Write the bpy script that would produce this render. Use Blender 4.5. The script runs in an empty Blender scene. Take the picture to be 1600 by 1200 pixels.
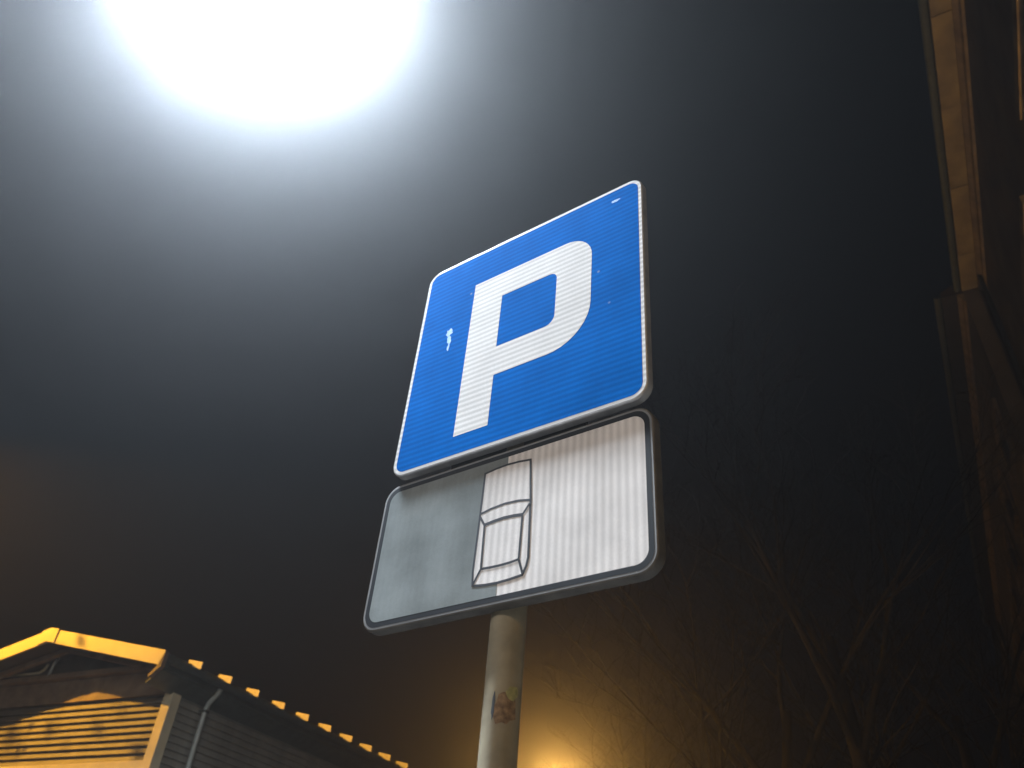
import bpy, bmesh, math, random
from mathutils import Vector, Matrix
random.seed(7)
S = bpy.context.scene
COL = S.collection
R = math.radians

# ------------------------------------------------------------------ camera
CAM = Vector((0.784, -1.0061, 1.6484))
YAW, PITCH, ROLL, FPX = -0.6686, 0.6638, 0.0932, 1250.0
fw = Vector((math.sin(YAW)*math.cos(PITCH), math.cos(YAW)*math.cos(PITCH), math.sin(PITCH)))
rt0 = Vector((math.cos(YAW), -math.sin(YAW), 0)); up0 = rt0.cross(fw)
rt = rt0*math.cos(ROLL) + up0*math.sin(ROLL); up = -rt0*math.sin(ROLL) + up0*math.cos(ROLL)
cd = bpy.data.cameras.new('camera'); cam = bpy.data.objects.new('camera', cd); COL.objects.link(cam)
M = Matrix((rt, up, -fw)).transposed().to_4x4(); M.translation = CAM; cam.matrix_world = M
cd.sensor_width = 36; cd.lens = 36*FPX/1600; cd.clip_start = 0.02; cd.clip_end = 2000
cd.dof.use_dof = True; cd.dof.focus_distance = 1.62; cd.dof.aperture_fstop = 6.5
S.camera = cam

# ------------------------------------------------------------------ night sky and exposure
W = bpy.data.worlds.new('World'); S.world = W; W.use_nodes = True
nt = W.node_tree; bg = nt.nodes['Background']
sky = nt.nodes.new('ShaderNodeTexSky'); sky.sky_type = 'NISHITA'; sky.sun_disc = False
sky.sun_elevation = R(-7); sky.sun_rotation = R(-33)
mix = nt.nodes.new('ShaderNodeMix'); mix.data_type = 'RGBA'; mix.blend_type = 'ADD'; mix.inputs[0].default_value = 1.0
cityglow = nt.nodes.new('ShaderNodeRGB'); cityglow.outputs[0].default_value = (0.020, 0.020, 0.027, 1)   # even town glow on low cloud
nt.links.new(sky.outputs[0], mix.inputs[6]); nt.links.new(cityglow.outputs[0], mix.inputs[7])
nt.links.new(mix.outputs[2], bg.inputs[0]); bg.inputs[1].default_value = 0.05
S.view_settings.view_transform = 'Standard'; S.view_settings.look = 'None'
S.view_settings.exposure = 0; S.view_settings.gamma = 1; S.view_settings.use_curve_mapping = False
HAZE_DENSITY, HAZE_G = 0.0145, 0.91

# ------------------------------------------------------------------ helpers
def mesh_ob(name, verts, faces, m, parent=None, smooth=False, loc=None):
    me = bpy.data.meshes.new(name); me.from_pydata([tuple(v) for v in verts], [], faces); me.update()
    bm = bmesh.new(); bm.from_mesh(me); bmesh.ops.recalc_face_normals(bm, faces=bm.faces); bm.to_mesh(me); bm.free()
    if m: me.materials.append(m)
    if smooth:
        for p in me.polygons: p.use_smooth = len(p.vertices) <= 4
    o = bpy.data.objects.new(name, me); COL.objects.link(o)
    if parent: o.parent = parent
    if loc: o.location = loc
    return o

class MB:
    def __init__(s): s.v = []; s.f = []
    def box(s, x0, x1, y0, y1, z0, z1):
        b = len(s.v)
        s.v += [(x0,y0,z0),(x1,y0,z0),(x1,y1,z0),(x0,y1,z0),(x0,y0,z1),(x1,y0,z1),(x1,y1,z1),(x0,y1,z1)]
        s.f += [tuple(b+i for i in q) for q in ((0,3,2,1),(4,5,6,7),(0,1,5,4),(1,2,6,5),(2,3,7,6),(3,0,4,7))]
        return s
    def prism(s, pts, off):           # closed polygon (3D points) swept by off
        b = len(s.v); n = len(pts); off = Vector(off)
        s.v += [tuple(Vector(p)) for p in pts] + [tuple(Vector(p)+off) for p in pts]
        s.f += [tuple(b+i for i in range(n)), tuple(b+n+i for i in reversed(range(n)))]
        s.f += [(b+i, b+(i+1) % n, b+n+(i+1) % n, b+n+i) for i in range(n)]
        return s
    def tube(s, p, r, n=12, cap=True):
        P = [Vector(q) for q in p]
        if not isinstance(r, (list, tuple)): r = [r]*len(P)
        b0 = len(s.v); ref = None
        for i, q in enumerate(P):
            d = (P[min(i+1, len(P)-1)] - P[max(i-1, 0)]).normalized()
            if ref is None: ref = d.orthogonal().normalized()
            ref = (ref - d*ref.dot(d)).normalized(); w = d.cross(ref)
            for k in range(n):
                a = 2*math.pi*k/n; s.v.append(tuple(q + (ref*math.cos(a) + w*math.sin(a))*r[i]))
        for i in range(len(P)-1):
            for k in range(n):
                a, b = b0+i*n+k, b0+i*n+(k+1) % n; s.f.append((a, b, b+n, a+n))
        if cap:      # a second ring close to each end keeps the cap from bending the side's normals
            s.f.append(tuple(b0+k for k in reversed(range(n)))); s.f.append(tuple(b0+(len(P)-1)*n+k for k in range(n)))
        return s
    def build(s, name, m, parent=None, smooth=False, bevel=0, loc=None):
        o = mesh_ob(name, s.v, s.f, m, parent, smooth, loc)
        if bevel:
            b = o.modifiers.new('bevel', 'BEVEL'); b.width = bevel; b.segments = 2; b.limit_method = 'ANGLE'
        return o

def empty(name, loc=(0,0,0), rz=0):
    o = bpy.data.objects.new(name, None); COL.objects.link(o); o.location = loc; o.rotation_euler.z = rz; return o
def tag(o, label=None, cat=None, group=None, kind=None):
    if label: o['label'] = label
    if cat: o['category'] = cat
    if group: o['group'] = group
    if kind: o['kind'] = kind
    return o
def copy_to(o, parent, loc):
    c = o.copy(); COL.objects.link(c); c.parent = parent; c.location = loc; return c

# ------------------------------------------------------------------ materials
def mat(name, col, rough=0.6, metal=0.0, var=0.25, scale=8.0, bump=0.0, bscale=60.0, tint=None, detail=5, spec=.5):
    m = bpy.data.materials.new(name); m.use_nodes = True; t = m.node_tree; b = t.nodes['Principled BSDF']
    b.inputs['Specular IOR Level'].default_value = spec
    b.inputs['Roughness'].default_value = rough; b.inputs['Metallic'].default_value = metal
    tc = t.nodes.new('ShaderNodeTexCoord')
    n = t.nodes.new('ShaderNodeTexNoise'); n.inputs['Scale'].default_value = scale; n.inputs['Detail'].default_value = detail
    t.links.new(tc.outputs['Object'], n.inputs['Vector'])
    r = t.nodes.new('ShaderNodeValToRGB'); r.color_ramp.elements[0].position = .3; r.color_ramp.elements[1].position = .72
    c2 = tint or tuple(c*(1-var) for c in col)
    r.color_ramp.elements[0].color = (*c2, 1); r.color_ramp.elements[1].color = (*[min(1, c*(1+var*.4)) for c in col], 1)
    t.links.new(n.outputs[0], r.inputs[0]); t.links.new(r.outputs[0], b.inputs['Base Color'])
    if bump:
        n2 = t.nodes.new('ShaderNodeTexNoise'); n2.inputs['Scale'].default_value = bscale; n2.inputs['Detail'].default_value = 6
        t.links.new(tc.outputs['Object'], n2.inputs['Vector'])
        bp = t.nodes.new('ShaderNodeBump'); bp.inputs['Strength'].default_value = bump; bp.inputs['Distance'].default_value = .01
        t.links.new(n2.outputs[0], bp.inputs['Height']); t.links.new(bp.outputs[0], b.inputs['Normal'])
    return m

def sheeting(name, col, axis, pitch, depth, rough=.62, dirt=.12, spots=True):
    """retroreflective sheeting: fine moulded ribs across one axis, faint grime"""
    m = bpy.data.materials.new(name); m.use_nodes = True; t = m.node_tree; N = t.nodes; L = t.links
    b = N['Principled BSDF']; b.inputs['Roughness'].default_value = rough
    b.inputs['Specular IOR Level'].default_value = .0
    tc = N.new('ShaderNodeTexCoord'); sep = N.new('ShaderNodeSeparateXYZ'); L.new(tc.outputs['Object'], sep.inputs[0])
    nz = N.new('ShaderNodeTexNoise'); nz.inputs['Scale'].default_value = 3.0; L.new(tc.outputs['Object'], nz.inputs['Vector'])
    ad = N.new('ShaderNodeMath'); ad.operation = 'MULTIPLY_ADD'; L.new(nz.outputs[0], ad.inputs[0]); ad.inputs[1].default_value = .006
    L.new(sep.outputs[axis], ad.inputs[2])
    mu = N.new('ShaderNodeMath'); mu.operation = 'MULTIPLY'; mu.inputs[1].default_value = 2*math.pi/pitch; L.new(ad.outputs[0], mu.inputs[0])
    sn = N.new('ShaderNodeMath'); sn.operation = 'SINE'; L.new(mu.outputs[0], sn.inputs[0])
    mr = N.new('ShaderNodeMapRange'); mr.inputs[1].default_value = -1; mr.inputs[3].default_value = 1-depth; L.new(sn.outputs[0], mr.inputs[0])
    n1 = N.new('ShaderNodeTexNoise'); n1.inputs['Scale'].default_value = 9; n1.inputs['Detail'].default_value = 8; L.new(tc.outputs['Object'], n1.inputs['Vector'])
    m1 = N.new('ShaderNodeMapRange'); m1.inputs[1].default_value = .35; m1.inputs[2].default_value = .7; m1.inputs[3].default_value = 1; m1.inputs[4].default_value = 1-dirt
    L.new(n1.outputs[0], m1.inputs[0])
    n3 = N.new('ShaderNodeTexNoise'); n3.inputs['Scale'].default_value = 420; n3.inputs['Detail'].default_value = 2; L.new(tc.outputs['Object'], n3.inputs['Vector'])
    m3 = N.new('ShaderNodeMapRange'); m3.inputs[3].default_value = .86; m3.inputs[4].default_value = 1.12; L.new(n3.outputs[0], m3.inputs[0])
    k0 = N.new('ShaderNodeMath'); k0.operation = 'MULTIPLY'; L.new(mr.outputs[0], k0.inputs[0]); L.new(m1.outputs[0], k0.inputs[1])
    k = N.new('ShaderNodeMath'); k.operation = 'MULTIPLY'; L.new(k0.outputs[0], k.inputs[0]); L.new(m3.outputs[0], k.inputs[1])
    vm = N.new('ShaderNodeVectorMath'); vm.operation = 'SCALE'; vm.inputs[0].default_value = col; L.new(k.outputs[0], vm.inputs['Scale'])
    last = vm.outputs[0]
    if spots:   # small pale specks of bird lime and scuffs
        vo = N.new('ShaderNodeTexVoronoi'); vo.inputs['Scale'].default_value = 11; L.new(tc.outputs['Object'], vo.inputs['Vector'])
        m2 = N.new('ShaderNodeMapRange'); m2.inputs[1].default_value = .05; m2.inputs[2].default_value = .02; m2.inputs[4].default_value = .35
        L.new(vo.outputs['Distance'], m2.inputs[0])
        mx = N.new('ShaderNodeMix'); mx.data_type = 'RGBA'; L.new(m2.outputs[0], mx.inputs[0]); L.new(last, mx.inputs[6]); mx.inputs[7].default_value = (.55, .58, .6, 1)
        last = mx.outputs[2]
    L.new(last, b.inputs['Base Color'])
    return m

M_blue = sheeting('blue_sheeting', (.002, .130, .50), 2, .0135, .24, dirt=.2)
M_white = sheeting('white_sheeting', (.76, .755, .75), 2, .0135, .26, spots=False)
M_white2 = sheeting('white_ribbed_sheeting', (.80, .775, .76), 0, .0150, .20, dirt=.2, spots=False)
M_grey = sheeting('grey_print', (.235, .265, .27), 0, 0.0150, .03, dirt=.34, spots=False)
M_line = mat('dark_print', (.045, .05, .06), .6, var=.2, spec=.1)
M_black = mat('black_print', (.02, .023, .028), .6, spec=.1)
M_alu = mat('dull_aluminium', (.42, .42, .42), .45, .6, scale=30, bump=.1)
M_alu2 = mat('dark_aluminium', (.11, .10, .085), .6, .2, scale=30, var=.4, bump=.1)  # darker brown-grey metal for the lower plate's shell
M_rim = mat('grey_rim', (.16, .165, .17), .6, .1, scale=25)
M_galv = mat('galvanised_post', (.28, .245, .165), .75, .0, scale=22, var=.3, bump=.12, bscale=40)
M_back = mat('grey_panel_back', (.30, .30, .30), .6, .2)
M_steel = mat('bolt_steel', (.15, .15, .15), .5, .6)
M_rail = mat('dark_rail', (.06, .06, .06), .7, .2)
M_st1 = mat('yellow_sticker', (.40, .38, .14), .7, scale=90, tint=(.20, .20, .09))
M_st2 = mat('rusty_sticker', (.30, .20, .11), .8, scale=110, tint=(.10, .06, .035))
M_st3 = mat('dark_glue', (.05, .065, .08), .7, scale=80)
M_timber = mat('cladding_paint', (.19, .17, .14), .6, scale=5, var=.35, bump=.25, bscale=45)
M_side = mat('side_cladding_paint', (.34, .33, .29), .6, scale=5, var=.35, bump=.2, bscale=45)
M_fascia = mat('cream_fascia_paint', (.74, .66, .46), .5, scale=3, var=.2, bump=.1)
M_soffit = mat('brown_timber', (.30, .22, .15), .65, scale=6, var=.4, bump=.2)
M_dark = mat('dark_board', (.10, .10, .09), .7, scale=6, var=.4)
M_roof = mat('roof_sheet', (.07, .07, .075), .7, .1, scale=4, var=.4)
M_gut = mat('gutter_metal', (.13, .15, .14), .5, .3, scale=8)
M_pipe = mat('pale_downpipe', (.50, .55, .52), .4, .2, scale=10)
M_guard = mat('cream_bracket', (.80, .74, .60), .5, scale=10)
M_plas = mat('old_plaster', (.17, .135, .10), .85, scale=1.3, var=.45, bump=.5, bscale=9, detail=9)
M_plas2 = mat('grey_plaster', (.15, .125, .105), .85, scale=1.1, var=.45, bump=.5, bscale=9, detail=9)
M_corn = mat('cornice_plaster', (.50, .42, .26), .8, scale=1.1, tint=(.13, .10, .07), var=.6, bump=.5, bscale=14, detail=9)
M_sur = mat('window_surround', (.32, .25, .17), .8, scale=4, var=.5, bump=.3, bscale=14)
M_frame = mat('window_frame_paint', (.30, .27, .22), .5)
M_glass = mat('dark_pane', (.012, .013, .015), .12, var=.1)
M_blind = mat('blind_behind_pane', (.30, .23, .14), .35, scale=3, var=.6)
M_eave2 = mat('darkened_eave', (.06, .05, .04), .85, scale=1.5, var=.5)  # soffit colour darkened so this eave reads as unlit
M_tile = mat('roof_tiles', (.09, .06, .05), .8)
M_bark = mat('bark', (.018, .015, .013), .9, scale=9, var=.5, bump=.7, bscale=30)
M_leaf = mat('leaf', (.09, .085, .035), .7, scale=20, var=.4)
M_asph = mat('asphalt', (.05, .05, .052), .9, scale=4, var=.3, bump=.3, bscale=120)
M_slab = mat('concrete_slab', (.26, .25, .24), .85, scale=3, var=.25, bump=.2)
M_kerb = mat('kerb_stone', (.30, .29, .28), .8, scale=5, var=.2)
M_ground = mat('earth_and_grass', (.05, .055, .03), .95, scale=2, var=.5, bump=.4, bscale=20)
M_paint = mat('road_paint', (.7, .7, .68), .7, scale=8, var=.3)
M_post = mat('lamp_post_steel', (.28, .29, .30), .5, .5)
M_house = mat('lamp_housing', (.22, .23, .24), .45, .5)
def emis(name, col, s):
    m = bpy.data.materials.new(name); m.use_nodes = True; b = m.node_tree.nodes['Principled BSDF']
    b.inputs['Base Color'].default_value = (.8, .8, .8, 1); b.inputs['Emission Color'].default_value = (*col, 1); b.inputs['Emission Strength'].default_value = s
    return m
M_led = emis('lit_led', (.80, .90, 1.0), 60)
M_sod2 = emis('lit_fill_led', (.80, .90, 1.0), 12)
M_sod = emis('lit_sodium', (1.0, .50, .10), 8)

# ------------------------------------------------------------------ ground
A_ST = R(-7.783); SD = Vector((math.sin(A_ST), math.cos(A_ST), 0)); WD = Vector((math.cos(A_ST), -math.sin(A_ST), 0))
o = mesh_ob('ground', [(-400,-400,-.13),(400,-400,-.13),(400,400,-.13),(-400,400,-.13)], [(0,1,2,3)], M_ground); tag(o, kind='structure')
street = (CAM.x, CAM.y, 0)
def strip(name, w0, w1, z, m, s0=-30, s1=75, thick=None):
    p = [Vector(street)+WD*a+SD*b for a, b in ((w0,s0),(w1,s0),(w1,s1),(w0,s1))]
    if thick: o = MB().prism([(q.x,q.y,z) for q in p], (0,0,-thick)).build(name, m)
    else: o = mesh_ob(name, [(q.x,q.y,z) for q in p], [(0,1,2,3)], m)
    return tag(o, kind='structure')
strip('pavement', -1.55, 2.80, 0.0, M_slab, thick=.14)
strip('kerb', -1.70, -1.552, .004, M_kerb, thick=.134)
strip('road', -7.6, -1.702, -.122, M_asph)
strip('verge', -60, -7.7, -.12, M_ground)

# ------------------------------------------------------------------ parking sign on its post
sign = empty('parking_sign', (-.010, .050, 0))
tag(sign, 'blue square sign with white letter P above a half grey plate with car outline', 'road sign')
OFF = Vector((.010, -.050, 0))                   # child coordinates are relative to the post's foot
def rr(x0, x1, z0, z1, r, n=10):
    out = []
    for cx, cz, a0 in ((x1-r, z1-r, 0), (x0+r, z1-r, 90), (x0+r, z0+r, 180), (x1-r, z0+r, 270)):
        for k in range(n+1):
            a = R(a0+90*k/n); out.append((cx+r*math.cos(a), cz+r*math.sin(a)))
    return out
def ring_sheet(outer, inner, y):                # flat ring between two outlines with equal counts
    n = len(outer); v = [(p[0], y, p[1]) for p in outer]+[(p[0], y, p[1]) for p in inner]
    return v, [(i, (i+1) % n, n+(i+1) % n, n+i) for i in range(n)]
def panel_shell(x0, x1, z0, z1, r, depth, name, m, parent):
    """folded-edge sheet panel: flat face, rolled edge, side returning to the back, inner lip"""
    prof = [(0.0035, 0.0), (0.0015, 0.0006), (0.0, 0.0028), (0.0, depth-.002), (.002, depth), (.016, depth), (.016, depth-.003), (.0035, depth-.004)]
    v = []; f = []; n = None
    for (i, y) in prof:
        o_ = rr(x0+i, x1-i, z0+i, z1-i, max(r-i, .004)); n = len(o_); v += [(p[0], y, p[1]) for p in o_]
    for j in range(len(prof)-1):
        for k in range(n): f.append((j*n+k, j*n+(k+1) % n, (j+1)*n+(k+1) % n, (j+1)*n+k))
    f.append(tuple(range(n)))
    b = len(v); o_ = rr(x0+.0035, x1-.0035, z0+.0035, z1-.0035, r-.0035); v += [(p[0], .002, p[1]) for p in o_]; f.append(tuple(b+k for k in range(n)))
    last = (len(prof)-1)*n
    for k in range(n): f.append((last+k, last+(k+1) % n, b+(k+1) % n, b+k))
    return mesh_ob(name, v, f, m, parent)
def flat(name, poly, y, m, parent, thick=.0006):
    return MB().prism([(x, y, z) for x, z in poly], (0, thick, 0)).build(name, m, parent)

# --- upper plate (hangs a hair crooked, as in the photograph)
upl = panel_shell(-.3, .3, 0, .6, .034, .019, 'parking_plate', M_alu, sign)
upl.matrix_local = Matrix.Translation(OFF + Vector((0, -.0125, 2.4985))) @ Matrix.Rotation(-.0034, 4, 'Z') @ Matrix.Rotation(.0023, 4, 'X') @ Matrix.Rotation(.0096, 4, 'Y')
v, f = ring_sheet(rr(-.2965, .2965, .0035, .5965, .031), rr(-.2893, .2893, .0107, .5893, .024), -.0006)
mesh_ob('white_border', v, f, M_white, upl)
flat('blue_face', rr(-.2893, .2893, .0107, .5893, .024), -.0008, M_blue, upl)
def arc(cx, cz, r, a0, a1, n=9, rz=None):
    rz = rz or r
    return [(cx+r*math.cos(R(a0+(a1-a0)*k/n)), cz+rz*math.sin(R(a0+(a1-a0)*k/n))) for k in range(n+1)]
outer = [(-.140,.487), (-.140,.056), (-.053,.056), (-.053,.183), (.078,.183)] + arc(.078,.283,.100,-90,0) + arc(.110,.419,.068,0,90)
inner = [(-.055,.261), (-.055,.412)] + arc(.072,.392,.020,90,0,5) + arc(.067,.286,.025,0,-90,6)
def letter(outer, inner, y, m, parent):
    from mathutils.geometry import tessellate_polygon
    P = [Vector((x, z, 0)) for x, z in outer]; Q = [Vector((x, z, 0)) for x, z in inner]; A = P+Q; n, q = len(P), len(Q)
    tri = [tuple(t) for t in tessellate_polygon([P, Q])]
    v = [(p.x, y, p.y) for p in A]+[(p.x, y+.0006, p.y) for p in A]; b = len(A)
    f = tri+[tuple(b+i for i in reversed(t)) for t in tri]
    f += [(i, (i+1) % n, b+(i+1) % n, b+i) for i in range(n)]+[(n+i, n+(i+1) % q, b+n+(i+1) % q, b+n+i) for i in range(q)]
    return mesh_ob('letter_p', v, f, m, parent)
letter(outer, inner, -.0010, M_white, upl)
M_scuff = mat('pale_scuff', (.14, .32, .66), .7, scale=140, tint=(.03, .18, .58))
def blob(cx, cz, rx, rz, seed, n=18, tilt=0):
    rg = random.Random(seed); out = []
    for k in range(n):
        a = 2*math.pi*k/n; q = 1+rg.uniform(-.3, .3); x, z = rx*q*math.cos(a), rz*q*math.sin(a)
        out.append((cx+x*math.cos(tilt)-z*math.sin(tilt), cz+x*math.sin(tilt)+z*math.cos(tilt)))
    return out
for (cx, cz, rx, rz, sd) in ((-.200,.366,.009,.011,3), (-.1975,.342,.006,.014,4), (-.197,.318,.003,.010,5), (.235,.555,.010,.004,6)):
    flat('scuff', blob(cx, cz, rx, rz, sd), -.0009, M_scuff, upl, .0003)

# --- lower plate
lpl = panel_shell(-.3156, .3003, -.3119, 0, .037, .024, 'position_plate', M_alu2, sign); lpl.location = OFF + Vector((0, 0, 2.4892))
v, f = ring_sheet(rr(-.3121, .2968, -.3084, -.0035, .034), rr(-.3085, .2932, -.3048, -.0071, .031), -.0003)
mesh_ob('thin_grey_edge', v, f, M_rim, lpl)
v, f = ring_sheet(rr(-.3085, .2932, -.3048, -.0071, .031), rr(-.2985, .2832, -.2948, -.0171, .024), -.0006)
v = [(a, b, c) for a, b, c in v]
mesh_ob('black_border', v, f, M_black, lpl)
flat('white_face', rr(-.2985, .2832, -.2948, -.0171, .024), -.0005, M_white2, lpl)
g = [p for p in rr(-.2985, .2832, -.2948, -.0171, .024) if p[0] < -.1]
flat('grey_half', [(-.0020, -.0171)] + g + [(-.0020, -.2948)], -.0008, M_grey, lpl)
L_ = [(-.0535,-.043), (.052,-.043)]
car_out = [(-.054,-.040)] + [(-.054+.104*t, -.040+.0050*math.sin(math.pi*t)) for t in (.25,.5,.75)] + [(.050,-.040),(.0560,-.125),(.0590,-.238),(.0560,-.253),(.0490,-.2675)] + \
          [(.049-.104*t, -.2675-.0040*math.sin(math.pi*t)) for t in (.25,.5,.75)] + [(-.0555,-.2670),(-.0580,-.240),(-.0555,-.128)]
flat('car_shape', car_out, -.0011, M_white2, lpl)
def line(pts, w, closed=False, y=-.0024):
    P = [Vector((p[0], p[1])) for p in pts]; n = len(P); l, r_ = [], []
    for i, p in enumerate(P):
        a = P[(i-1) % n] if (closed or i > 0) else p; b = P[(i+1) % n] if (closed or i < n-1) else p
        d1 = (p-a).normalized() if (p-a).length else (b-p).normalized(); d2 = (b-p).normalized() if (b-p).length else d1
        d = (d1+d2).normalized(); nr = Vector((-d.y, d.x)); k = w/2/max(.45, d.dot(d1)); l.append(p+nr*k); r_.append(p-nr*k)
    v = [(q.x, y, q.y) for q in l]+[(q.x, y, q.y) for q in r_]
    f = [(i, (i+1) % n, n+(i+1) % n, n+i) for i in range(n if closed else n-1)]
    b = len(v); v += [(x, y+.0007, z) for x, _, z in v]; f += [tuple(b+i for i in q) for q in f]
    return v, f
lines = [(car_out, .0044, True),
    ([(-.0545,-.1265), (-.030,-.1215), (0,-.1190), (.030,-.1210), (.0555,-.1262)], .0046, False),
    ([(-.0425,-.1520), (-.022,-.1495), (0,-.1482), (.022,-.1495), (.0410,-.1520)], .0062, False),
    ([(-.0545,-.1330), (-.0425,-.1525), (-.0405,-.2385), (-.0550,-.2655)], .0044, False),
    ([(.0550,-.1330), (.0410,-.1525), (.0400,-.2375), (.0500,-.2660)], .0044, False),
    ([(-.0405,-.2385), (-.020,-.2398), (0,-.2403), (.020,-.2396), (.0400,-.2375)], .0044, False)]
vv, ff = [], []
for j, (p, w, c) in enumerate(lines):
    v, f = line(p, w, c, y=-.0013-.0001*j); b = len(vv); vv += v; ff += [tuple(b+i for i in q) for q in f]
mesh_ob('car_outline', vv, ff, M_line, lpl)

# --- post, clamps, stickers
post = MB().tube([(0,0,-.1), (0,0,1.2), (0,0,3.05)], .0305, 48, cap=False).build('post', M_galv, sign, smooth=True)
MB().tube([(0,0,3.05), (0,0,3.062), (0,0,3.068)], [.033,.033,.024], 32).build('post_cap', M_black, post)
for z in (2.62, 2.98, 2.43, 2.24):
    yb = -.032 if z > 2.5 else -.0235
    c = MB(); c.tube([(0,0,z-.013), (0,0,z+.013)], .0340, 32); c.box(-.055, -.030, -.024, -.016, z-.013, z+.013); c.box(.030, .055, -.024, -.016, z-.013, z+.013)
    c.build('clamp', M_steel, sign)
    c = MB(); c.box(-.12, .12, yb, yb+.004, z-.018, z+.018); c.build('back_rail_or_filler', M_rail, sign)
MB().box(-.16, .16, -.0225, -.0155, 2.462, 2.530).build('back_rail_or_filler', M_rail, sign)  # dark filler strip added behind the gap between plates, hiding the lit post
def wrap(name, z0, z1, a0, a1, m, seed, lift=.0008, n=14, rag=.25):
    """a torn paper patch following the round post; angles from -Y towards +X"""
    rg = random.Random(seed); rad = .0305+lift; v, f = [], []; hz = (z1-z0)/2; cz = (z0+z1)/2; ca, ha = (a0+a1)/2, (a1-a0)/2
    rings = 4
    v.append((rad*math.sin(R(ca)), -rad*math.cos(R(ca)), cz))
    q = [1+rg.uniform(-rag, rag) for _ in range(n)]
    for j in range(1, rings+1):
        for k in range(n):
            t = 2*math.pi*k/n; a = ca+ha*q[k]*math.cos(t)*j/rings; z = cz+hz*q[k]*math.sin(t)*j/rings
            v.append((rad*math.sin(R(a)), -rad*math.cos(R(a)), z))
    for k in range(n): f.append((0, 1+k, 1+(k+1) % n))
    for j in range(rings-1):
        for k in range(n): a, b = 1+j*n+k, 1+j*n+(k+1) % n; f.append((a, a+n, b+n, b))
    o = mesh_ob(name, v, f, m, post); s = o.modifiers.new('thickness', 'SOLIDIFY'); s.thickness = .0004; return o
tag(wrap('sticker_remnant', 1.992, 2.044, 12, 82, M_st2, 11), 'torn faded sticker remnant')
tag(wrap('sticker_remnant', 2.032, 2.056, 48, 86, M_st1, 12, .0014), 'yellow green scrap of sticker')
tag(wrap('glue_mark', 2.000, 2.042, 6, 16, M_st3, 13, .0012), 'dark curved glue mark')

# ------------------------------------------------------------------ white street lamp above left
led = Vector((-1.33, -.38, 5.22)); hd = Vector((.817, .577, 0)).normalized(); hp = Vector((-hd.y, hd.x, 0))
lamp = empty('street_lamp', (-4.3, -2.48, 0)); tag(lamp, 'white led street lamp blazing at the top left of the picture', 'street lamp')
base = lamp.location.copy()
MB().tube([(0,0,-.1), (0,0,.9), (0,0,.95), (0,0,5.25)], [.075,.075,.055,.042], 20).build('pole', M_post, lamp)
e0 = led - hd*.34 - base + Vector((0,0,.06))
MB().tube([(0,0,5.2), (0,0,5.30), e0*.25+Vector((0,0,4.0)), e0], [.03,.03,.027,.025], 14).build('arm', M_post, lamp)
hb = MB()
def hpt(a, b, c): q = led + hd*a + hp*b + Vector((0,0,c)) - base; return tuple(q)
hb.prism([hpt(-.36,-.07,.012), hpt(-.26,-.13,.012), hpt(.30,-.13,.012), hpt(.34,-.09,.012), hpt(.34,.09,.012), hpt(.30,.13,.012), hpt(-.26,.13,.012), hpt(-.36,.07,.012)], (0,0,.075))
hb.build('lamp_housing', M_house, lamp, bevel=.012)
fin = MB()
for k in range(9): a = -.2+k*.05; fin.prism([hpt(a,-.1,.088), hpt(a+.008,-.1,.088), hpt(a+.008,.1,.088), hpt(a,.1,.088)], (0,0,.025))
fin.build('cooling_fins', M_house, lamp)
le = MB()
for i in range(8):
    for j in range(3):
        a, b = -.24+i*.068, -.07+j*.07
        le.prism([hpt(a-.022,b-.022,.010), hpt(a+.022,b-.022,.010), hpt(a+.022,b+.022,.010), hpt(a-.022,b+.022,.010)], (0,0,-.006))
le.build('led_array', M_led, lamp)
def light(name, kind, loc, energy, col, parent=None, **k):
    d = bpy.data.lights.new(name, kind); d.energy = energy; d.color = col
    for a, b in k.items(): setattr(d, a, b)
    o = bpy.data.objects.new(name, d); COL.objects.link(o); o.location = loc
    return o
la = light('lamp_light', 'AREA', led+Vector((0,0,-.012)), 760, (.78, .89, 1.0), shape='RECTANGLE', size=.68, size_y=.20)
la.rotation_euler = (0, 0, math.atan2(hd.y, hd.x))
def attach(o, parent):
    bpy.context.view_layer.update(); o.parent = parent; o.matrix_parent_inverse = parent.matrix_world.inverted()
attach(la, lamp)

# ------------------------------------------------------------------ gabled building, bottom left
K = empty('gabled_building', (-10.663, 3.970, 0), R(9.79)); tag(K, 'low timber clad gabled building with an amber lit gable and dark long side', 'building')
LEN = 13.0
MB().box(-2.03, 2.03, .56, LEN-.5, -.1, 4.62).build('wall_core', M_dark, K)
# lap boards, one object each
def board_mesh(n, L, axis):
    v = [(0,0,0),(0,-.037,0),(0,-.043,.008),(0,-.006,.081),(0,0,.082)]
    m = MB(); m.prism(v, (L,0,0)); me = m.build(n, M_timber if axis == 'x' else M_side, K); return me
gb = board_mesh('cladding_board', 4.0, 'x'); gb.location = (-2.05, .555, 3.686)
k = 1; zs = [3.686+i*.0835 for i in range(1, 9)] + [3.46-i*.0835 for i in range(0, 40)]
for z in zs: copy_to(gb, K, (-2.05, .555, z))
sb_ = board_mesh('cladding_board', LEN-1.2, 'y'); sb_.location = (2.035, .62, 3.686); sb_.rotation_euler.z = R(90)
for z in [3.686+i*.0835 for i in range(1, 10)] + [3.686-i*.0835 for i in range(1, 43)]: copy_to(sb_, K, (2.035, .62, z))
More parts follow.
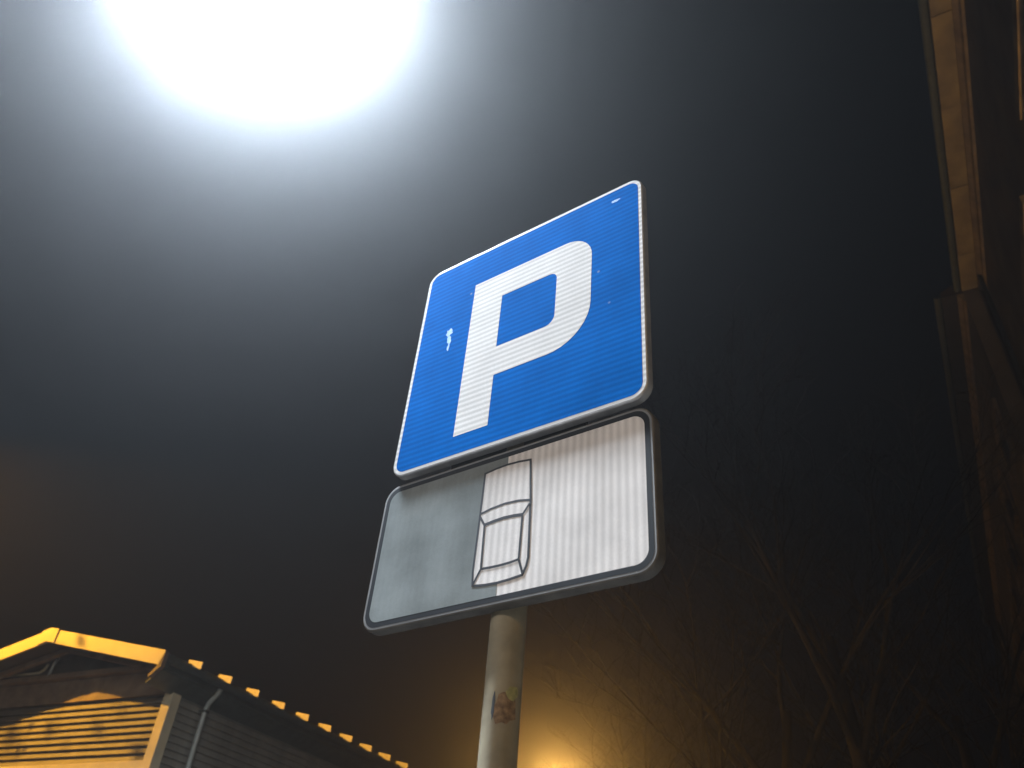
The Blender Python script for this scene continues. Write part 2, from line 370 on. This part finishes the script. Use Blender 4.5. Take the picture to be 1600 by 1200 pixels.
# base band, frieze, beam, corner posts
MB().box(-2.12, 1.952, .485, .553, 3.545, 3.683).build('band_board', M_fascia, K, bevel=.004)
MB().box(-2.05, 2.10, .50, .558, 4.46, 4.755).build('frieze_board', M_soffit, K)
MB().box(-2.05, 2.10, .40, .52, 4.762, 4.832).build('tie_beam', M_soffit, K, bevel=.006)
MB().box(1.955, 2.105, .47, .615, 0, 4.458).build('corner_post', M_fascia, K, bevel=.006)
MB().box(-2.105, -2.052, .47, .615, 0, 4.458).build('corner_post', M_fascia, K, bevel=.006)
MB().prism([(-2.03,.57,4.835), (2.03,.57,4.835), (0,.57,5.22)], (0,.05,0)).build('gable_panel', M_dark, K)
# roof slabs
SL = .2135
for s in (-1, 1):
    P = [(0,.0,5.225), (s*2.29,.0,5.225-SL*2.29), (s*2.29,.0,5.165-SL*2.29), (0,.0,5.165)]
    rf = MB().prism(P, (0,LEN,0)).build('roof', M_roof, K)
    sm = MB()
    for j in range(0): pass
    for j in range(47):
        y = .06+j*.2755
        q = [(s*.03,y,5.228-SL*.03), (s*2.285,y,5.228-SL*2.285), (s*2.285,y,5.250-SL*2.285), (s*.03,y,5.250-SL*.03)]
        sm.prism(q, (0,.022,0))
    sm.build('roof_seams', M_roof, rf)
    P = [(0,-.03,5.285), (s*2.305,-.03,5.285-SL*2.305), (s*2.305,-.03,5.105-SL*2.305), (0,-.03,5.105)]
    MB().prism(P, (0,.028,0)).build('bargeboard', M_fascia, K)
    P = [(s*.0,.30,5.16), (s*2.16,.30,5.16-SL*2.16), (s*2.16,.30,5.085-SL*2.16), (0,.30,5.085)]
    MB().prism(P, (0,.06,0)).build('inner_rake_board', M_soffit, K)
    MB().box(min(s*2.292, s*2.31), max(s*2.292, s*2.31), .0, LEN, 4.60, 4.775).build('eave_fascia', M_gut, K)
    g_ = MB(); n = 9; pr = [(s*(2.375+.065*math.cos(R(180+180*i/n))*1), .04, 4.70+.065*math.sin(R(180+180*i/n))) for i in range(n+1)]
    pr2 = [(s*(2.375+.058*math.cos(R(360-180*i/n))), .04, 4.70+.058*math.sin(R(360-180*i/n))) for i in range(n+1)]
    g_.prism(pr+pr2, (0,LEN-.1,0)).build('gutter', M_gut, K)
    MB().prism([(s*2.29,.04,4.60), (s*2.06,.04,4.46), (s*2.06,.04,4.435), (s*2.29,.04,4.575)], (0,LEN-.1,0)).build('soffit', M_gut, K)
MB().prism([(2.312,-.03,4.790), (2.312,-.03,4.60), (2.165,-.03,4.48), (2.140,-.03,4.505), (2.262,-.03,4.625), (2.262,-.03,4.640)], (0,.06,0)).build('eave_end_board', M_soffit, K)
MB().prism([(-.16,-.034,5.262), (0,-.034,5.296), (.16,-.034,5.262), (.16,-.034,5.075), (0,-.034,5.108), (-.16,-.034,5.075)], (0,-.012,0)).build('apex_plate', M_fascia, K)
MB().box(-.07, .07, 0, LEN, 5.232, 5.262).build('ridge_cap', M_roof, K)
# gutter brackets along the eave
P = [(-.12,0,0), (.12,0,-SL*.24), (.12,0,.085-SL*.24), (-.12,0,.085)]
sg = MB().prism(P, (0,.016,0)).box(-.015,.015,.016,.11,-.015,.01).build('gutter_bracket', M_guard, K); y0 = .43; sg.location = (2.36, y0, 4.755)
for i in range(1, 22): copy_to(sg, K, (2.36, y0+i*.5515, 4.755))
# downpipe with brackets, conduit and a little lamp bracket on the gable
dp = MB().tube([(2.33,1.0,4.66), (2.31,1.0,4.60), (2.19,1.0,4.47), (2.165,1.0,4.38), (2.165,1.0,.1)], .034, 14).build('downpipe', M_pipe, K, smooth=True)
for z in (4.36, 3.2, 1.6): MB().box(2.10, 2.205, .96, 1.04, z, z+.03).build('bracket', M_gut, dp)
MB().tube([(-2.0,.46,4.905), (-.62,.46,4.895), (-.54,.46,4.93), (-.50,.46,5.01)], .018, 10).build('conduit', M_fascia, K, smooth=True)
MB().tube([(-.32,.44,5.08), (-.325,.42,4.98), (-.33,.42,4.80)], .022, 10).build('hanging_pipe', M_pipe, K, smooth=True)
MB().tube([(-.31,.40,5.11), (-.315,.36,5.07)], [.02,.035], 10).build('pipe_end', M_pipe, K, smooth=True)

# flood lamp that lights the gable, beyond the left edge of the picture
FL = Vector((-13.3, .8, 7.7))
fl = empty('flood_lamp', (FL.x-.4, FL.y, 0)); tag(fl, 'amber flood lamp on a mast aimed at the gable of the low building', 'flood lamp')
MB().tube([(0,0,-.1), (0,0,7.75)], [.08,.05], 16).build('mast', M_post, fl)
MB().box(-.02, .34, -.03, .03, 7.7, 7.75).build('bracket', M_post, fl)
hb = MB().prism([(.22,-.02,7.48), (.60,-.02,7.48), (.60,-.02,7.75), (.22,-.02,7.75)], (0,-.16,.05)).build('lamp_housing', M_house, fl)
MB().box(.25, .57, -.016, -.004, 7.51, 7.72).build('lamp_glass', M_sod, fl)
fs = light('flood_light', 'SPOT', FL+Vector((0,.03,0)), 4300, (1.0, .47, .04), spot_size=R(74), spot_blend=.35, shadow_soft_size=.05)
tgt = Vector((-10.5, 6.0, 4.8)); fs.rotation_euler = (tgt-fs.location).to_track_quat('-Z', 'Y').to_euler(); attach(fs, fl)

# amber street lamp far behind, just under the lower edge of the picture
AM = Vector((-15.18, 23.60, 7.75))
am = empty('street_lamp', (AM.x-.9, AM.y, 0)); tag(am, 'amber sodium street lamp far behind, glowing at the bottom edge right of the sign post', 'street lamp')
MB().tube([(0,0,-.1), (0,0,7.6), (.15,0,7.9), (.45,0,7.98)], [.09,.06,.04,.035], 16).build('pole', M_post, am)
MB().prism([(.4,-.12,7.92), (1.2,-.16,7.96), (1.2,.16,7.96), (.4,.12,7.92)], (0,0,.12)).build('lamp_housing', M_house, am, bevel=.03)
MB().tube([(.6,0,7.915), (.9,0,7.86), (1.15,0,7.93)], [.06,.13,.08], 14).build('lamp_glass', M_sod, am, smooth=True)
aml = light('amber_light', 'POINT', AM+Vector((0,0,-.12)), 950, (1.0, .50, .10), shadow_soft_size=.12); attach(aml, am)

# white fill lamp added behind the viewer to light the sign evenly
L2 = Vector((-4.6, -7.6, 5.6))
l2 = empty('street_lamp', (L2.x-.9, L2.y, 0)); tag(l2, 'added white led fill lamp on a post, unseen behind the viewer', 'street lamp')
MB().tube([(0,0,-.1), (0,0,5.3), (.12,0,5.6), (.6,0,5.68)], [.075,.045,.03,.027], 16).build('pole', M_post, l2)
MB().prism([(.55,-.10,5.63), (1.2,-.12,5.63), (1.2,.12,5.63), (.55,.10,5.63)], (0,0,.07)).build('lamp_housing', M_house, l2, bevel=.012)
MB().box(.68,1.12,-.08,.08,5.615,5.625).build('led_array', M_sod2, l2)
ll = light('lamp_light', 'AREA', L2-Vector((0,0,.0)), 780, (.90, .93, .98), shape='RECTANGLE', size=.44, size_y=.18); attach(ll, l2)

# second amber street lamp, on the pavement behind the photographer's right shoulder
A2 = Vector(street)-SD*6.5+WD*1.0+Vector((0,0,5.6))
a2 = empty('street_lamp', (A2.x+.9*WD.x, A2.y+.9*WD.y, 0), -A_ST); tag(a2, 'amber street lamp on the pavement behind the viewer beside the nearest tenement', 'street lamp')
MB().tube([(0,0,-.1), (0,0,5.4), (-.15,0,5.7), (-.4,0,5.76)], [.08,.05,.035,.03], 16).build('pole', M_post, a2)
MB().prism([(-.35,-.10,5.74), (-1.1,-.14,5.78), (-1.1,.14,5.78), (-.35,.10,5.74)], (0,0,.11)).build('lamp_housing', M_house, a2, bevel=.03)
MB().tube([(-.55,0,5.73), (-.85,0,5.69), (-1.05,0,5.75)], [.05,.11,.07], 14).build('lamp_glass', M_sod, a2, smooth=True)
light_a2 = light('amber_light', 'POINT', A2+Vector((0,0,-.05)), 480, (1.0, .58, .18), shadow_soft_size=.1); attach(light_a2, a2)

# ------------------------------------------------------------------ tenements along the right
def tenement(name, w_wall, w_eave, s0, s1, ztop, label, mw, storeys, wz0, wspace, first, deep=9.0, wh=1.15, ww=1.35, gutter=True, band=True, mc=None, mp=None):
    mc = mc or M_corn; mp = mp or M_glass
    T = empty(name, tuple(Vector(street)+WD*w_wall+SD*s0), -A_ST); tag(T, label, 'building', 'tenements along the right of the street')
    Ln = s1-s0; ov = w_wall-w_eave
    # wall with real openings: piers and spandrels
    rows = [wz0-3.05*i for i in range(storeys)]; rows = [z for z in rows if z > .8]
    cols = []; u = first
    while u+ww < Ln-.5: cols.append(u); u += wspace
    wl = MB(); edges = sorted(rows); zc = -.1
    for z in edges:
        wl.box(0, .35, 0, Ln, zc, z)
        y = 0
        for c in cols: wl.box(0, .35, y, c, z, z+wh); y = c+ww
        wl.box(0, .35, y, Ln, z, z+wh); zc = z+wh
    wl.box(0, .35, 0, Ln, zc, ztop)
    wl.box(.352, deep, 0, .3, -.1, ztop).box(.352, deep, Ln-.3, Ln, -.1, ztop).box(deep-.3, deep, .302, Ln-.302, -.1, ztop)
    wl.build('wall', mw, T)
    wd = None; bar = None; pn = None; sl = None; lt = None
    for z in rows:
        for c in cols:
            if wd is None:
                q = MB(); q.box(.10,.16,0,ww,0,.07).box(.10,.16,0,ww,wh-.07,wh).box(.10,.16,0,.07,.07,wh-.07).box(.10,.16,ww-.07,ww,.07,wh-.07).box(.105,.155,ww/2-.03,ww/2+.03,.07,wh-.07)
                q.box(.107,.153,.07,ww/2-.03,wh*.66,wh*.66+.04).box(.107,.153,ww/2+.03,ww-.07,wh*.66,wh*.66+.04)
                wd = q.build('window', M_frame, T); wd.location = (0,c,z)
                pn = MB().box(.128,.134,.07,ww-.07,.07,wh-.07).build('pane', mp, wd)
                sl = MB().box(-.09,.10,-.08,ww+.08,-.07,-.003).build('sill', M_sur, wd)
                lt = MB().box(-.05,-.002,-.16,-.005,-.003,wh).box(-.05,-.002,ww+.005,ww+.16,-.003,wh).box(-.08,-.002,-.18,ww+.18,wh+.003,wh+.2).build('surround', M_sur, wd)
            else:
                x = copy_to(wd, T, (0,c,z))
                for p in (pn, sl, lt): copy_to(p, x, (0,0,0))
    if band: MB().box(-.06,-.003,0,Ln,wz0-1.0,wz0-.8).build('string_course', M_sur, T, bevel=.01)
    # boxed eave: soffit boards in uneven lengths, moulded cornice below
    y = 0; rg = random.Random(len(name)+int(s0)); proto = None
    while y < Ln-.1:
        l = min(2.0, Ln-y); skew = rg.uniform(-.012, .012)
        if proto is None:
            proto = MB().box(-ov, -.004, 0, 1.985, 0, .05).build('soffit_board', mc, T); proto.location = (0,y,ztop-.05); 
        elif l > 1.9: copy_to(proto, T, (0,y,ztop-.05+skew))
        else: MB().box(-ov, -.004, 0, l, 0, .05).build('soffit_board', mc, T, loc=(0,y,ztop-.05))
        y += 2.0
    MB().prism([(-.003,0,ztop-.32), (-.05,0,ztop-.30), (-.07,0,ztop-.2), (-.14,0,ztop-.12), (-.14,0,ztop-.07), (-.003,0,ztop-.07)], (0,Ln,0)).build('cornice', M_sur, T)
    if gutter:
        g = MB(); n = 8; pr = [(-ov-.08+.075*math.cos(R(180+180*i/n)), 0, ztop+.03+.075*math.sin(R(180+180*i/n))) for i in range(n+1)]
        pr2 = [(-ov-.08+.066*math.cos(R(360-180*i/n)), 0, ztop+.03+.066*math.sin(R(360-180*i/n))) for i in range(n+1)]
        g.prism(pr+pr2, (0,Ln,0)).build('gutter', M_gut, T)
    MB().tube([(-.10,Ln-.5,ztop-.1), (-.10,Ln-.5,.1)], .05, 12).build('downpipe', M_gut, T, smooth=True)
    rf = MB().prism([(-ov,0,ztop+.003), (-ov,0,ztop+.10), (deep/2,0,ztop+2.9), (deep+.4,0,ztop+.10), (deep+.4,0,ztop+.003)], (0,Ln,0)).build('roof', M_tile, T)
    MB().box(deep/2-1.4,deep/2-.7,Ln*.4,Ln*.4+1.2,ztop+1.5,ztop+3.9).build('chimney', mw, rf)
    return T
tenement('tenement', 2.81, 2.34, -9.0, 16.2, 15.65, 'tall dark tenement nearest on the right with a pale soffit under its eave', M_plas, 5, 11.05, 4.1, 3.3, wh=1.1, ww=2.1, mp=M_blind)
tenement('tenement', 2.36, 1.90, 16.25, 37.0, 15.65, 'dark unlit tenement between the nearest and farthest ones at the right edge', M_plas2, 5, 11.9, 2.9, 1.2, mc=M_eave2)
tenement('tenement', 3.10, 2.28, 37.05, 62.0, 15.65, 'farthest tenement low at the right edge with an amber lit eave', M_plas, 5, 11.9, 2.9, 1.2)

# amber lamp added low on the nearest tenement to light its soffit, unseen
WL = Vector(street)+SD*8.0+WD*2.52+Vector((0,0,2.75))
wl_ = empty('soffit_fill_lamp', tuple(Vector(street)+SD*8.0+WD*2.81+Vector((0,0,2.75))), -A_ST); tag(wl_, 'added amber fill lamp low on the nearest tenement facade, out of view', 'fill lamp')
MB().box(-.02,-.002,-.06,.06,-.1,.25).box(-.29,-.02,-.012,.012,.19,.21).build('bracket', M_post, wl_)
MB().tube([(-.29,0,-.10), (-.29,0,.10)], [.05,.08], 8).build('lamp_glass', M_sod, wl_)
MB().tube([(-.29,0,-.13), (-.29,0,-.10)], [.04,.06], 8).build('lamp_foot', M_post, wl_)
wll = light('soffit_fill_light', 'SPOT', WL+Vector((-.08*WD.x,-.08*WD.y,.16)), 1050, (1.0, .55, .14), shadow_soft_size=.06, spot_size=R(84), spot_blend=.6)
wll.rotation_euler = (SD*.08+WD*.06+Vector((0,0,1))).to_track_quat('-Z', 'Y').to_euler(); attach(wll, wl_)

# ------------------------------------------------------------------ bare trees behind
def tree(x, y, h, seed, label, spread=.5, leaves=0, group=None, depth=5, lean=(0,0), r0=None):
    rg = random.Random(seed); T = empty('bare_tree' if not leaves else 'leafy_tree', (x, y, -.12)); tag(T, label, 'tree', group)
    tr, tw = MB(), MB(); tips = []
    def grow(p, d, L, r, lv):
        n = 4 if lv < 2 else 3; pts = [p]; rad = [r]
        for i in range(n):
            d = (d + Vector((rg.uniform(-1,1), rg.uniform(-1,1), rg.uniform(-.3,.6)))*(.10+.05*lv)).normalized()
            p = p + d*(L/n); pts.append(p); rad.append(r*(1-.55*(i+1)/n))
        (tr if lv < 2 else tw).tube(pts, rad, 8 if lv == 0 else (5 if lv < 3 else 3), cap=False)
        if lv >= depth: tips.append(p); return
        kids = rg.randint(3, 4) if lv else 6
        for j in range(kids):
            t = rg.uniform(.35, 1) if lv else rg.uniform(.32, .98); i = min(n-1, int(t*n)); q = pts[i].lerp(pts[i+1], t*n-i)
            a = rg.uniform(0, 2*math.pi); side = Vector((math.cos(a), math.sin(a), rg.uniform(.1, .7))).normalized()
            nd = (d*(1-spread)+side*spread).normalized(); grow(q, nd, L*rg.uniform(.45,.68), max(rad[i]*.55, .004), lv+1)
        if lv: grow(p, d, L*.55, rad[-1]*.9, lv+1)
    grow(Vector((0,0,0)), Vector((lean[0],lean[1],1)).normalized(), h*.62, r0 or h*.018, 0)
    tr.build('trunk', M_bark, T, smooth=True)
    cr = tw.build('crown', M_bark, T)
    if leaves:
        lf = MB(); 
        for _ in range(leaves):
            c = rg.choice(tips)+Vector((rg.gauss(0,.12), rg.gauss(0,.12), rg.gauss(0,.12))); a = Vector((rg.uniform(-1,1), rg.uniform(-1,1), rg.uniform(-1,1))).normalized(); b = a.orthogonal().normalized()
            s = rg.uniform(.03,.06); k = len(lf.v); lf.v += [tuple(c-a*s), tuple(c+b*s*.6), tuple(c+a*s), tuple(c-b*s*.6)]; lf.f.append((k,k+1,k+2,k+3))
        lf.build('leaves', M_leaf, cr)
    return T
def at(az, dist): return CAM.x+dist*math.sin(R(az)), CAM.y+dist*math.cos(R(az))
G = 'bare trees behind the sign'
for az, d, h, sd, lb, sp in (
    (-13.0, 17, 13.2, 21, 'tall bare tree reaching highest in the dark right of the sign', .5),
    (-20.5, 19, 11.6, 22, 'bare tree just right of the sign, behind the sign post side', .55),
    (-8.5, 24, 14.0, 23, 'slim bare tree nearest to the dark tenements', .42),
    (-26.0, 26, 10.5, 24, 'low bare tree right of the sign post above the amber lamp', .6)):
    x, y = at(az, d); tree(x, y, h, sd, lb, sp, 0, G)
tree(-13.58, 2.05, 6.2, 31, 'tree with sparse leaves at the left edge above the gabled building', .6, 2500, depth=4)

# ------------------------------------------------------------------ night haze
hm = bpy.data.materials.new('haze'); hm.use_nodes = True; t = hm.node_tree; t.nodes.remove(t.nodes['Principled BSDF'])
pv = t.nodes.new('ShaderNodeVolumePrincipled'); pv.inputs['Color'].default_value = (.93, .95, 1.0, 1); pv.inputs['Density'].default_value = HAZE_DENSITY; pv.inputs['Anisotropy'].default_value = HAZE_G
t.links.new(pv.outputs[0], [n for n in t.nodes if n.type == 'OUTPUT_MATERIAL'][0].inputs['Volume'])
hz = MB().box(-60, 60, -45, 80, -1.2, 21).build('haze', hm); tag(hz, kind='stuff')
S.cycles.volume_bounces = 0
